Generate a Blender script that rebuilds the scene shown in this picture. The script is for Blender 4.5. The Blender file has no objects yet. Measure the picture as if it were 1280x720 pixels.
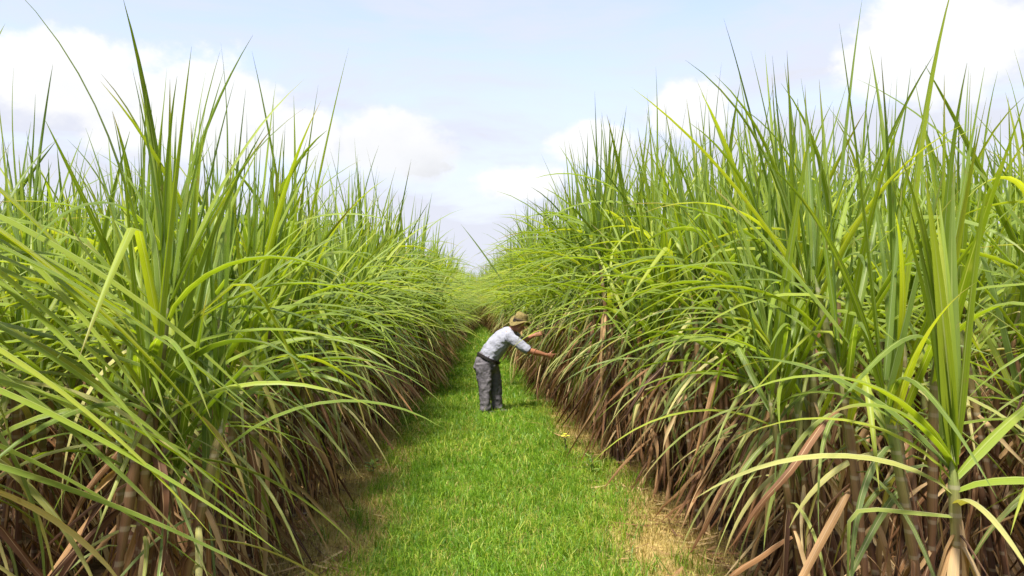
import bpy, math, random
import numpy as np
from mathutils import Vector, Matrix, Euler

R = math.radians
random.seed(7)
rng = np.random.default_rng(11)
sc = bpy.context.scene
COL = sc.collection

# ------------------------------------------------------------------ camera, sky, sun, exposure
CAM_H = 1.8
cam_d = bpy.data.cameras.new('camera')
cam_d.lens = 28.0
cam_d.sensor_width = 36.0
cam_d.clip_start = 0.05
cam_d.clip_end = 3000
cam = bpy.data.objects.new('camera', cam_d)
COL.objects.link(cam)
cam.location = (0, 0, CAM_H)
cam.rotation_euler = (R(90.75), 0, R(-2.3))
sc.camera = cam

SUN_EL, SUN_AZ = R(64), R(-158)          # azimuth from +Y towards +X
sun_dir = Vector((math.sin(SUN_AZ) * math.cos(SUN_EL), math.cos(SUN_AZ) * math.cos(SUN_EL), math.sin(SUN_EL)))
sun_d = bpy.data.lights.new('sun', 'SUN')
sun_d.energy = 4.8
sun_d.angle = R(8)
sun_d.color = (1.0, 0.95, 0.86)
sun = bpy.data.objects.new('sun', sun_d)
COL.objects.link(sun)
sun.rotation_euler = (-sun_dir).to_track_quat('-Z', 'Y').to_euler()

sc.view_settings.view_transform = 'Standard'
sc.view_settings.look = 'None'
sc.view_settings.gamma = 1.0
sc.view_settings.use_curve_mapping = False
sc.view_settings.exposure = 1.25
sc.cycles.max_bounces = 5
sc.cycles.diffuse_bounces = 3
sc.cycles.glossy_bounces = 2
sc.cycles.transmission_bounces = 3
sc.cycles.use_denoising = True
sc.cycles.use_adaptive_sampling = True
sc.cycles.adaptive_threshold = 0.02


class NT:
    """small helper to wire node trees"""
    def __init__(self, tree):
        self.t = tree
        self.n = tree.nodes
        self.l = tree.links
        self.n.clear()

    def node(self, kind, **props):
        nd = self.n.new(kind)
        for k, v in props.items():
            setattr(nd, k, v)
        return nd

    def put(self, sock, v):
        if hasattr(v, 'is_output') or isinstance(v, bpy.types.NodeSocket):
            self.l.new(v, sock)
        else:
            sock.default_value = v

    def math(self, op, a, b=0.0, c=0.0, clamp=False):
        nd = self.node('ShaderNodeMath', operation=op)
        nd.use_clamp = clamp
        self.put(nd.inputs[0], a)
        self.put(nd.inputs[1], b)
        self.put(nd.inputs[2], c)
        return nd.outputs[0]

    def smooth(self, x, lo, hi):
        nd = self.node('ShaderNodeMapRange', interpolation_type='SMOOTHSTEP')
        self.put(nd.inputs[0], x)
        nd.inputs[1].default_value = lo
        nd.inputs[2].default_value = hi
        return nd.outputs[0]

    def mix(self, f, a, b, blend='MIX'):
        nd = self.node('ShaderNodeMix', data_type='RGBA', blend_type=blend)
        self.put(nd.inputs[0], f)
        self.put(nd.inputs[6], a)
        self.put(nd.inputs[7], b)
        return nd.outputs[2]

    def ramp(self, f, stops):
        nd = self.node('ShaderNodeValToRGB')
        cr = nd.color_ramp
        while len(cr.elements) < len(stops):
            cr.elements.new(0.5)
        for e, (p, c) in zip(cr.elements, stops):
            e.position = p
            e.color = (c[0], c[1], c[2], 1)
        self.put(nd.inputs[0], f)
        return nd.outputs[0]

    def noise(self, vec, scale, detail=3.0, rough=0.55, dist=0.0):
        nd = self.node('ShaderNodeTexNoise')
        if vec is not None:
            self.l.new(vec, nd.inputs['Vector'])
        nd.inputs['Scale'].default_value = scale
        nd.inputs['Detail'].default_value = detail
        nd.inputs['Roughness'].default_value = rough
        nd.inputs['Distortion'].default_value = dist
        return nd.outputs[0]

    def mapping(self, vec, scale=(1, 1, 1), loc=(0, 0, 0)):
        nd = self.node('ShaderNodeMapping')
        self.l.new(vec, nd.inputs[0])
        nd.inputs['Location'].default_value = loc
        nd.inputs['Scale'].default_value = scale
        return nd.outputs[0]


world = bpy.data.worlds.new('World')
sc.world = world
world.use_nodes = True


def build_sky():
    w = NT(world.node_tree)
    out = w.node('ShaderNodeOutputWorld')
    bg = w.node('ShaderNodeBackground')
    bg.inputs[1].default_value = 0.15
    w.l.new(bg.outputs[0], out.inputs[0])
    sky = w.node('ShaderNodeTexSky', sky_type='NISHITA')
    sky.sun_disc = False
    sky.sun_elevation = SUN_EL
    sky.sun_rotation = SUN_AZ
    sky.air_density = 1.0
    sky.dust_density = 0.6
    sky.ozone_density = 1.2
    tc = w.node('ShaderNodeTexCoord')
    vec = tc.outputs['Generated']
    sep = w.node('ShaderNodeSeparateXYZ')
    w.l.new(vec, sep.inputs[0])
    az = w.math('ARCTAN2', sep.outputs[0], sep.outputs[1])
    el = w.math('ARCSINE', sep.outputs[2])
    # thin high veil of streaks, all round the sky
    veil_n = w.noise(w.mapping(vec, (1.4, 1.4, 6.0), (3.1, 0.4, 0.0)), 1.9, 5.0, 0.6, 0.4)
    veil = w.smooth(veil_n, 0.33, 0.62)
    hor = w.smooth(el, 0.55, 0.02)
    veil = w.math('ADD', w.math('ADD', w.math('MULTIPLY', veil, 0.50), 0.06), w.math('MULTIPLY', hor, 0.85), clamp=True)
    base = w.mix(veil, w.mix(1.0, sky.outputs[0], (1.05, 0.94, 1.0, 1), 'MULTIPLY'), (2.28, 2.36, 2.68, 1))
    # cumulus: a few banks in view, a noise field of the same kind everywhere else
    warp = w.noise(w.mapping(vec, (1, 1, 1.5)), 9.0, 5.0, 0.62)
    warp = w.math('SUBTRACT', warp, 0.5)
    fine = w.noise(w.mapping(vec, (1, 1, 1.4)), 26.0, 4.0, 0.6)
    fine = w.math('SUBTRACT', fine, 0.5)
    field = w.noise(w.mapping(vec, (1, 1, 2.6), (0.7, 2.2, 0.3)), 3.3, 3.0, 0.5)
    low = w.math('MULTIPLY', w.smooth(el, 0.42, 0.20), w.smooth(w.math('ABSOLUTE', az), 0.62, 0.8))
    m_all = w.math('MULTIPLY', w.smooth(w.math('ADD', field, w.math('MULTIPLY', warp, 0.3)), 0.55, 0.66), low)
    shade_all = w.math('ADD', w.math('MULTIPLY', warp, 0.8), 0.75, clamp=True)
    # px, py in the picture -> az, el
    banks = [(490, 188, 86, 50, 0.17), (655, 232, 66, 34, 0.0), (742, 180, 62, 34, 0.0), (382, 178, 58, 40, 0.05),
             (230, 150, 120, 80, 0.0), (85, 105, 100, 60, 0.02), (1190, 60, 110, 80, 0.0),
             (870, 140, 60, 42, 0.0)]
    mask, shade = m_all, shade_all
    for (px, py, rx, ry, grey) in banks:
        a0 = math.atan((px - 600) / 995.6)
        e0 = math.atan((373 - py) / 995.6 * math.cos(a0))
        da = w.math('DIVIDE', w.math('SUBTRACT', az, a0), rx / 995.6)
        de = w.math('DIVIDE', w.math('SUBTRACT', el, e0), ry / 995.6)
        # flatter base: stretch distances below the centre
        deb = w.math('MULTIPLY', de, w.math('ADD', 1.0, w.math('MULTIPLY', w.math('LESS_THAN', de, 0.0), 0.25)))
        d = w.math('SQRT', w.math('ADD', w.math('MULTIPLY', da, da), w.math('MULTIPLY', deb, deb)))
        d = w.math('ADD', d, w.math('ADD', w.math('MULTIPLY', warp, 1.5), w.math('MULTIPLY', fine, 0.7)))
        m = w.smooth(d, 1.08, 0.66)
        s = w.math('ADD', w.math('ADD', w.math('MULTIPLY', de, 0.35), w.math('MULTIPLY', da, -0.18)),
                   w.math('ADD', w.math('MULTIPLY', warp, 1.0), 0.95 - grey * 2.0), clamp=True)
        shade = w.mix(m, shade, s)
        mask = w.math('MAXIMUM', mask, m)
    ccol = w.ramp(shade, [(0.0, (0.72, 0.73, 0.76)), (0.45, (0.88, 0.89, 0.91)), (1.0, (1.0, 1.0, 1.0))])
    ccol = w.mix(1.0, ccol, (3.0, 3.0, 3.0, 1), 'MULTIPLY')
    fin = w.mix(w.math('MULTIPLY', mask, 0.93), base, ccol)
    w.l.new(fin, bg.inputs[0])


build_sky()


# ------------------------------------------------------------------ materials
def new_mat(name):
    m = bpy.data.materials.new(name)
    m.use_nodes = True
    return m, NT(m.node_tree)


def leaf_material(name, stops, rib, translucency=0.38, rough=0.42, spec=0.45, under=0.25, tip=0.0):
    m, w = new_mat(name)
    out = w.node('ShaderNodeOutputMaterial')
    uv = w.node('ShaderNodeUVMap', uv_map='UVMap')
    sp = w.node('ShaderNodeSeparateXYZ')
    w.l.new(uv.outputs[0], sp.inputs[0])
    at = w.node('ShaderNodeAttribute', attribute_name='lv')
    oi = w.node('ShaderNodeObjectInfo')
    t = w.math('FRACT', w.math('ADD', at.outputs['Fac'], oi.outputs['Random']))
    geo = w.node('ShaderNodeNewGeometry')
    n1 = w.noise(geo.outputs['Position'], 3.0, 2.0)
    t = w.math('ADD', t, w.math('MULTIPLY', w.math('SUBTRACT', n1, 0.5), 0.35), clamp=True)
    col = w.ramp(t, stops)
    # fine veins along the blade
    vein = w.noise(w.mapping(uv.outputs[0], (26, 1.2, 1)), 1.0, 2.0)
    col = w.mix(1.0, col, w.ramp(vein, [(0.25, (0.74, 0.76, 0.70)), (0.75, (1.22, 1.2, 1.2))]), 'MULTIPLY')
    across = w.math('ABSOLUTE', w.math('SUBTRACT', sp.outputs[0], 0.5))
    ribm = w.math('MULTIPLY', w.smooth(across, 0.075, 0.035), w.smooth(sp.outputs[1], 0.95, 0.45))
    col = w.mix(w.math('MULTIPLY', ribm, 0.75), col, rib)
    if tip > 0:
        edge = w.math('ADD', sp.outputs[1], w.math('MULTIPLY', w.math('SUBTRACT', at.outputs['Fac'], 0.5), 0.5))
        edge = w.math('ADD', edge, w.math('MULTIPLY', across, 0.25))
        col = w.mix(w.math('MULTIPLY', w.smooth(edge, 1.0, 1.25), tip), col, (0.30, 0.20, 0.07, 1))
    if tip > 0:
        spot = w.noise(w.mapping(geo.outputs['Position'], (38, 38, 11)), 1.0, 3.0, 0.65)
        col = w.mix(w.math('MULTIPLY', w.smooth(spot, 0.62, 0.74), 0.55), col, (0.24, 0.17, 0.06, 1))
        wide = w.noise(geo.outputs['Position'], 7.0, 2.0, 0.5)
        col = w.mix(w.math('MULTIPLY', w.smooth(wide, 0.60, 0.80), 0.45), col, (0.36, 0.36, 0.10, 1))
    col = w.mix(w.math('MULTIPLY', geo.outputs['Backfacing'], under), col, (0.26, 0.33, 0.16, 1))
    p = w.node('ShaderNodeBsdfPrincipled')
    w.l.new(col, p.inputs['Base Color'])
    p.inputs['Roughness'].default_value = rough
    p.inputs['Specular IOR Level'].default_value = spec
    tr = w.node('ShaderNodeBsdfTranslucent')
    w.l.new(w.mix(1.0, col, (1.38, 1.38, 0.55, 1), 'MULTIPLY'), tr.inputs[0])
    ms = w.node('ShaderNodeMixShader')
    ms.inputs[0].default_value = translucency
    w.l.new(p.outputs[0], ms.inputs[1])
    w.l.new(tr.outputs[0], ms.inputs[2])
    w.l.new(ms.outputs[0], out.inputs[0])
    return m


M_LEAF = leaf_material('cane_leaf',
                       [(0.0, (0.105, 0.160, 0.014)), (0.3, (0.165, 0.235, 0.016)), (0.7, (0.235, 0.315, 0.018)), (1.0, (0.36, 0.40, 0.03))],
                       (0.36, 0.41, 0.13, 1), 0.50, 0.45, 0.28, 0.16, 0.8)
M_SPIN = leaf_material('cane_spindle_leaf',
                       [(0.0, (0.125, 0.195, 0.034)), (0.5, (0.182, 0.265, 0.024)), (1.0, (0.28, 0.355, 0.026))],
                       (0.28, 0.36, 0.15, 1), 0.50, 0.48, 0.28, 0.12, 0.5)
M_OLD = leaf_material('cane_old_leaf',
                      [(0.0, (0.09, 0.13, 0.018)), (0.4, (0.19, 0.22, 0.030)), (0.7, (0.33, 0.31, 0.08)), (1.0, (0.46, 0.38, 0.14))],
                      (0.40, 0.38, 0.20, 1), 0.32, 0.55, 0.22, 0.2, 1.0)
M_DRY = leaf_material('cane_dry_leaf',
                      [(0.0, (0.050, 0.022, 0.012)), (0.3, (0.14, 0.064, 0.029)), (0.55, (0.27, 0.138, 0.060)), (0.8, (0.40, 0.255, 0.12)), (1.0, (0.50, 0.38, 0.20))],
                      (0.40, 0.26, 0.14, 1), 0.18, 0.65, 0.25, 0.0, 0.0)
M_GRASS = leaf_material('path_grass',
                        [(0.0, (0.075, 0.160, 0.010)), (0.4, (0.140, 0.270, 0.013)), (0.75, (0.220, 0.350, 0.020)), (1.0, (0.40, 0.41, 0.07))],
                        (0.12, 0.24, 0.03, 1), 0.40, 0.5, 0.35, 0.0, 0.0)
M_STRAW = leaf_material('dry_grass',
                        [(0.0, (0.21, 0.17, 0.045)), (0.5, (0.37, 0.28, 0.085)), (1.0, (0.50, 0.39, 0.15))],
                        (0.42, 0.33, 0.14, 1), 0.25, 0.6, 0.25, 0.0, 0.0)


def stalk_material():
    m, w = new_mat('cane_stalk')
    out = w.node('ShaderNodeOutputMaterial')
    uv = w.node('ShaderNodeUVMap', uv_map='UVMap')
    sp = w.node('ShaderNodeSeparateXYZ')
    w.l.new(uv.outputs[0], sp.inputs[0])
    oi = w.node('ShaderNodeObjectInfo')
    geo = w.node('ShaderNodeNewGeometry')
    n = w.noise(w.mapping(geo.outputs['Position'], (14, 14, 3.5)), 1.0, 4.0)
    h = w.math('ADD', sp.outputs[1], w.math('MULTIPLY', w.math('SUBTRACT', n, 0.5), 0.45))
    h = w.math('ADD', h, w.math('MULTIPLY', w.math('SUBTRACT', oi.outputs['Random'], 0.5), 0.25), clamp=True)
    col = w.ramp(h, [(0.0, (0.050, 0.026, 0.018)), (0.3, (0.12, 0.055, 0.028)), (0.66, (0.20, 0.115, 0.050)),
                     (0.86, (0.20, 0.19, 0.06)), (1.0, (0.15, 0.21, 0.04))])
    st = w.noise(w.mapping(uv.outputs[0], (30, 6, 1)), 1.0, 3.0)
    col = w.mix(1.0, col, w.ramp(st, [(0.25, (0.65, 0.65, 0.65)), (0.75, (1.25, 1.25, 1.25))]), 'MULTIPLY')
    # pale waxy ring at every node
    fr = w.math('FRACT', w.math('MULTIPLY', sp.outputs[1], 14.0))
    ring = w.smooth(w.math('ABSOLUTE', w.math('SUBTRACT', fr, 0.5)), 0.10, 0.05)
    col = w.mix(w.math('MULTIPLY', ring, 0.5), col, (0.33, 0.29, 0.20, 1))
    p = w.node('ShaderNodeBsdfPrincipled')
    w.l.new(col, p.inputs['Base Color'])
    p.inputs['Roughness'].default_value = 0.55
    w.l.new(p.outputs[0], out.inputs[0])
    return m


M_STALK = stalk_material()


def ground_material():
    m, w = new_mat('field_ground')
    out = w.node('ShaderNodeOutputMaterial')
    geo = w.node('ShaderNodeNewGeometry')
    pos = geo.outputs['Position']
    sp = w.node('ShaderNodeSeparateXYZ')
    w.l.new(pos, sp.inputs[0])
    big = w.noise(pos, 0.9, 4.0)
    fine = w.noise(pos, 22.0, 5.0, 0.65)
    streak = w.noise(w.mapping(pos, (40, 9, 9)), 1.0, 4.0, 0.6)
    soil = w.ramp(fine, [(0.25, (0.055, 0.034, 0.020)), (0.6, (0.13, 0.082, 0.045)), (0.9, (0.22, 0.15, 0.085))])
    thatch = w.ramp(streak, [(0.25, (0.22, 0.155, 0.055)), (0.6, (0.42, 0.31, 0.12)), (0.9, (0.52, 0.40, 0.18))])
    turf = w.ramp(streak, [(0.25, (0.045, 0.085, 0.014)), (0.7, (0.10, 0.17, 0.022)), (0.95, (0.20, 0.20, 0.06))])
    ax = w.math('ABSOLUTE', w.math('ADD', sp.outputs[0], w.math('ADD', w.math('MULTIPLY', w.math('SUBTRACT', big, 0.5), 0.7), -0.12)))
    c = w.mix(w.smooth(ax, 0.78, 1.02), turf, thatch)
    c = w.mix(w.smooth(ax, 1.25, 1.75), c, soil)
    p = w.node('ShaderNodeBsdfPrincipled')
    w.l.new(c, p.inputs['Base Color'])
    p.inputs['Roughness'].default_value = 0.95
    p.inputs['Specular IOR Level'].default_value = 0.1
    b = w.node('ShaderNodeBump')
    b.inputs['Strength'].default_value = 0.6
    b.inputs['Distance'].default_value = 0.03
    w.l.new(fine, b.inputs['Height'])
    w.l.new(b.outputs[0], p.inputs['Normal'])
    w.l.new(p.outputs[0], out.inputs[0])
    return m


def plain_mat(name, c1, c2, scale=8.0, rough=0.8, bump=0.0, bscale=40.0, spec=0.3, stretch=(1, 1, 1), sheen=0.0, sss=0.0):
    m, w = new_mat(name)
    out = w.node('ShaderNodeOutputMaterial')
    tc = w.node('ShaderNodeTexCoord')
    v = w.mapping(tc.outputs['Object'], stretch)
    n = w.noise(v, scale, 4.0, 0.6)
    p = w.node('ShaderNodeBsdfPrincipled')
    w.l.new(w.ramp(n, [(0.3, c1), (0.7, c2)]), p.inputs['Base Color'])
    p.inputs['Roughness'].default_value = rough
    p.inputs['Specular IOR Level'].default_value = spec
    if bump:
        b = w.node('ShaderNodeBump')
        b.inputs['Strength'].default_value = bump
        b.inputs['Distance'].default_value = 0.02
        w.l.new(w.noise(v, bscale, 3.0), b.inputs['Height'])
        w.l.new(b.outputs[0], p.inputs['Normal'])
    w.l.new(p.outputs[0], out.inputs[0])
    return m


# ------------------------------------------------------------------ object helpers
def tag(o, label=None, cat=None, group=None, kind=None):
    if label:
        o['label'] = label
    if cat:
        o['category'] = cat
    if group:
        o['group'] = group
    if kind:
        o['kind'] = kind
    return o


def link(name, data, parent=None, mat4=None):
    o = bpy.data.objects.new(name, data)
    COL.objects.link(o)
    if parent is not None:
        o.parent = parent
    if mat4 is not None:
        o.matrix_local = mat4 if parent is None else mat4
    return o


def mesh_np(name, V, F, mat, UV=None, LV=None, smooth=True):
    """V (n,3); F (m,k) of one polygon size, or a list of such arrays; UV and LV per vertex"""
    if isinstance(F, np.ndarray):
        F = [F]
    loops = np.concatenate([f.reshape(-1) for f in F]).astype(np.int32)
    sizes = np.concatenate([np.full(len(f), f.shape[1], np.int32) for f in F])
    starts = np.concatenate([[0], np.cumsum(sizes)[:-1]]).astype(np.int32)
    me = bpy.data.meshes.new(name)
    me.vertices.add(len(V))
    me.vertices.foreach_set('co', np.asarray(V, np.float32).reshape(-1))
    me.loops.add(len(loops))
    me.loops.foreach_set('vertex_index', loops)
    me.polygons.add(len(sizes))
    me.polygons.foreach_set('loop_start', starts)
    if smooth:
        me.polygons.foreach_set('use_smooth', np.ones(len(sizes), bool))
    if UV is not None:
        ul = me.uv_layers.new(name='UVMap')
        ul.data.foreach_set('uv', np.asarray(UV, np.float32)[loops].reshape(-1))
    if LV is not None:
        a = me.attributes.new('lv', 'FLOAT', 'POINT')
        a.data.foreach_set('value', np.asarray(LV, np.float32))
    me.materials.append(mat)
    me.update(calc_edges=True)
    return me


# ------------------------------------------------------------------ ground
gm = ground_material()
S = 600.0
gv = np.array([(-S, -60, 0), (S, -60, 0), (S, S, 0), (-S, S, 0)], float)
ground = link('ground', mesh_np('ground', gv, np.array([[0, 1, 2, 3]]), gm, smooth=False))
tag(ground, 'earth and dry thatch ground of the cane field', 'ground', kind='structure')


# ------------------------------------------------------------------ the person
def tube(V, F, pts, n=18, up=(0, 1, 0)):
    """pts: list of (pos, r_side, r_other); rings with 'side' near the up vector; capped"""
    base0 = len(V)
    P = [Vector(p[0]) for p in pts]
    prev = None
    for i, p in enumerate(pts):
        a = P[max(i - 1, 0)]
        b = P[min(i + 1, len(P) - 1)]
        t = (b - a).normalized()
        s = Vector(up) - t * Vector(up).dot(t)
        if s.length < 1e-3:
            s = Vector((1, 0, 0)) - t * t.x
        s.normalize()
        o = t.cross(s)
        for k in range(n):
            th = 2 * math.pi * k / n
            V.append(tuple(P[i] + s * (math.cos(th) * p[1]) + o * (math.sin(th) * p[2])))
    m = len(pts)
    for i in range(m - 1):
        for k in range(n):
            a = base0 + i * n + k
            b = base0 + i * n + (k + 1) % n
            F.append((a, b, b + n, a + n))
    F.append(tuple(base0 + k for k in reversed(range(n))))
    F.append(tuple(base0 + (m - 1) * n + k for k in range(n)))


def ell(V, F, c, r, rot=(0, 0, 0), nu=18, nv=12):
    M = Euler(rot).to_matrix()
    b0 = len(V)
    c = Vector(c)
    for j in range(nv + 1):
        ph = math.pi * j / nv
        for k in range(nu):
            th = 2 * math.pi * k / nu
            V.append(tuple(c + M @ Vector((r[0] * math.sin(ph) * math.cos(th), r[1] * math.sin(ph) * math.sin(th), r[2] * math.cos(ph)))))
    for j in range(nv):
        for k in range(nu):
            a = b0 + j * nu + k
            b = b0 + j * nu + (k + 1) % nu
            F.append((a, a + nu, b + nu, b))


def solid(name, V, F, mat, parent, voxel=0.008, smooth_it=6, wrinkle=0.0, wscale=0.12):
    me = bpy.data.meshes.new(name)
    me.from_pydata(V, [], F)
    tmp = link(name, me)
    rm = tmp.modifiers.new('r', 'REMESH')
    rm.mode = 'VOXEL'
    rm.voxel_size = voxel
    if smooth_it:
        sm = tmp.modifiers.new('s', 'SMOOTH')
        sm.factor = 0.5
        sm.iterations = smooth_it
    if wrinkle:
        tx = bpy.data.textures.new('folds', 'CLOUDS')
        tx.noise_scale = wscale
        tx.noise_depth = 2
        dm = tmp.modifiers.new('d', 'DISPLACE')
        dm.texture = tx
        dm.strength = wrinkle
        dm.mid_level = 0.5
        dm.texture_coords = 'LOCAL'
    dg = bpy.context.evaluated_depsgraph_get()
    out = bpy.data.meshes.new_from_object(tmp.evaluated_get(dg))
    out.materials.clear()
    out.materials.append(mat)
    out.polygons.foreach_set('use_smooth', np.ones(len(out.polygons), bool))
    bpy.data.objects.remove(tmp)
    o = link(name, out, parent)
    return o


def finger(V, F, base, d1, lens, radii, curl_axis, curls):
    p = Vector(base)
    d = Vector(d1).normalized()
    pts = [(p - d * 0.02, radii[0], radii[0]), (p.copy(), radii[0], radii[0])]
    for L, r, c in zip(lens, radii, curls):
        d = Matrix.Rotation(c, 3, Vector(curl_axis)) @ d
        p = p + d * L
        pts.append((p.copy(), r, r))
    tube(V, F, pts, 10, up=curl_axis)


def hand(V, F, wrist, d, across, palm_n, curl=0.5):
    """wrist point, pointing direction d, across = from little finger side to thumb side, palm_n = palm facing"""
    d = Vector(d).normalized()
    a = Vector(across)
    a = (a - d * a.dot(d)).normalized()
    pn = Vector(palm_n)
    w0 = Vector(wrist)
    end = w0 + d * 0.095
    tube(V, F, [(w0 - d * 0.03, 0.029, 0.023), (w0 + d * 0.015, 0.032, 0.019), (w0 + d * 0.05, 0.041, 0.018),
                (end, 0.042, 0.015), (end + d * 0.008, 0.036, 0.010)], 14, up=a)
    ax = d.cross(pn).normalized()
    for off, ln, k in ((0.031, 0.92, 0.9), (0.011, 1.0, 1.0), (-0.010, 0.95, 1.1), (-0.030, 0.76, 1.25)):
        b = end + a * off - d * 0.006
        finger(V, F, b, d + a * off * 1.6, [0.042 * ln, 0.027 * ln, 0.022 * ln], [0.0088, 0.008, 0.0068], ax,
               [curl * 0.5 * k, curl * 0.9 * k, curl * 0.7 * k])
    tb = w0 + d * 0.035 + a * 0.030
    finger(V, F, tb, d * 0.75 + a * 0.7 + pn * 0.3, [0.036, 0.03, 0.024], [0.0115, 0.0100, 0.0078], ax, [curl * 0.15, curl * 0.35, curl * 0.3])


def lathe(name, prof, mat, parent, mat4, n=40, wave=0.0):
    V, F = [], []
    for i, (r, z) in enumerate(prof):
        for k in range(n):
            th = 2 * math.pi * k / n
            V.append((r * math.cos(th), r * 1.0 * math.sin(th) * 0.94, z + wave * (r ** 2) * 40 * math.cos(2 * th + 0.5) * 0.1))
    m = len(prof)
    for i in range(m - 1):
        for k in range(n):
            a = i * n + k
            b = i * n + (k + 1) % n
            F.append((a, b, b + n, a + n))
    me = bpy.data.meshes.new(name)
    me.from_pydata(V, [], F)
    me.materials.append(mat)
    me.polygons.foreach_set('use_smooth', np.ones(len(me.polygons), bool))
    return link(name, me, parent, mat4)


def build_person():
    skin = plain_mat('skin', (0.30, 0.125, 0.065), (0.40, 0.18, 0.10), 12, 0.5, 0.15, 160, 0.4)
    shirt_m = plain_mat('shirt_cotton', (0.215, 0.22, 0.265), (0.285, 0.29, 0.335), 5, 0.85, 0.25, 30, 0.2)
    trous_m = plain_mat('trouser_cloth', (0.055, 0.050, 0.058), (0.165, 0.150, 0.162), 7, 0.85, 0.3, 26, 0.2, (1, 1, 0.5))
    belt_m = plain_mat('belt_leather', (0.012, 0.010, 0.010), (0.025, 0.02, 0.018), 30, 0.45)
    hat_m = plain_mat('hat_straw', (0.12, 0.092, 0.030), (0.24, 0.185, 0.065), 30, 0.8, 0.5, 120, 0.2)
    band_m = plain_mat('hat_band', (0.045, 0.032, 0.014), (0.08, 0.055, 0.025), 20, 0.8)
    hair_m = plain_mat('hair', (0.012, 0.009, 0.007), (0.03, 0.022, 0.016), 60, 0.6)
    shoe_m = plain_mat('shoe', (0.02, 0.018, 0.018), (0.05, 0.045, 0.04), 20, 0.6)
    D = 12.45
    root = link('person', None)
    root.location = (0.17, D, 0)
    tag(root, 'person in pale grey shirt, dark trousers and straw hat bending into the cane', 'person')
    ox = 0.17

    def P(x, y, z):           # x, z measured along the picture plane, y = depth offset
        return (x - ox, y, z)

    # joints
    hipN, hipF = P(0.05, -0.10, 0.82), P(0.13, 0.10, 0.83)
    kneeN, kneeF = P(0.075, -0.12, 0.45), P(0.25, 0.12, 0.46)
    ankN, ankF = P(0.085, -0.12, 0.09), P(0.265, 0.13, 0.09)
    pelvis = P(0.10, 0, 0.83)
    waist = P(0.19, 0, 0.97)
    chest = P(0.36, 0, 1.17)
    neckb = P(0.47, 0, 1.30)
    head = P(0.60, -0.01, 1.40)
    shN, shF = P(0.455, -0.19, 1.205), P(0.475, 0.19, 1.25)
    elN, elF = P(0.745, -0.27, 1.00), P(0.66, 0.30, 1.115)
    wrN, wrF = P(1.03, -0.18, 0.925), P(0.87, 0.20, 1.215)
    # --- body: one continuous skin surface
    V, F = [], []
    tube(V, F, [(pelvis, 0.15, 0.10), (waist, 0.14, 0.10), (chest, 0.17, 0.11), (P(0.43, 0, 1.255), 0.16, 0.09), (neckb, 0.07, 0.065)])
    tube(V, F, [(P(0.44, 0, 1.27), 0.062, 0.062), (P(0.52, -0.005, 1.335), 0.056, 0.058), (P(0.575, -0.01, 1.375), 0.056, 0.06)])
    # head tilted forward and down
    tilt = R(30)
    fw = Vector((math.cos(tilt), -0.10, -math.sin(tilt))).normalized()       # facing direction
    upv = Vector((math.sin(tilt), 0.0, math.cos(tilt)))
    side = Vector((0, 1, 0))
    hc = Vector(head)

    def H(f, s, u):
        return tuple(hc + fw * f + side * s + upv * u)
    ell(V, F, H(0, 0, 0.03), (0.098, 0.076, 0.105), (0, tilt, 0))
    ell(V, F, H(0.028, 0, -0.055), (0.066, 0.058, 0.068), (0, tilt, 0))          # jaw
    ell(V, F, H(0.070, 0, -0.095), (0.026, 0.030, 0.022), (0, tilt, 0))          # chin
    tube(V, F, [(H(0.088, 0, 0.02), 0.010, 0.010), (H(0.112, 0, -0.022), 0.016, 0.014), (H(0.098, 0, -0.036), 0.018, 0.010)], 10)
    for s in (-1, 1):
        ell(V, F, H(-0.008, s * 0.078, -0.012), (0.020, 0.010, 0.034), (0, tilt, 0), 12, 8)   # ear
        ell(V, F, H(0.082, s * 0.032, 0.022), (0.014, 0.020, 0.008), (0, tilt, 0), 10, 6)     # brow
    ell(V, F, H(0.086, 0, -0.064), (0.012, 0.025, 0.008), (0, tilt, 0), 10, 6)                # lips
    # arms
    for sh, el_, wr in ((shN, elN, wrN), (shF, elF, wrF)):
        sh, el_, wr = Vector(sh), Vector(el_), Vector(wr)
        tube(V, F, [(Vector(chest).lerp(sh, 0.5), 0.06, 0.06), (sh, 0.060, 0.060), (sh.lerp(el_, 0.35), 0.052, 0.052), (el_, 0.048, 0.048),
                    (el_.lerp(wr, 0.25), 0.052, 0.050), (el_.lerp(wr, 0.7), 0.040, 0.037), (wr, 0.032, 0.027)], 16)
    dN = (Vector(wrN) - Vector(elN)).normalized()
    hand(V, F, wrN, Vector((0.96, 0.08, -0.18)), (0.1, -0.25, 0.95), (0.0, 0.97, 0.25), 0.75)
    hand(V, F, wrF, Vector((0.90, -0.12, 0.30)), (-0.2, 0.2, 0.95), (0.1, -0.97, 0.2), 0.95)
    for hp, kn, an in ((hipN, kneeN, ankN), (hipF, kneeF, ankF)):
        hp, kn, an = Vector(hp), Vector(kn), Vector(an)
        tube(V, F, [(hp, 0.070, 0.075), (hp.lerp(kn, 0.5), 0.066, 0.070), (kn, 0.055, 0.058), (kn.lerp(an, 0.35), 0.052, 0.058), (an, 0.036, 0.038),
                    (an + Vector((0.0, 0, -0.05)), 0.035, 0.045)], 16)
        tube(V, F, [(an + Vector((-0.05, 0, -0.055)), 0.032, 0.03), (an + Vector((0.05, 0, -0.06)), 0.04, 0.026), (an + Vector((0.16, 0, -0.068)), 0.038, 0.018)], 12)
    solid('body', V, F, skin, root, 0.0052, 3)
    # --- shirt: torso, collar and sleeves rolled to the elbow
    V, F = [], []
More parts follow.
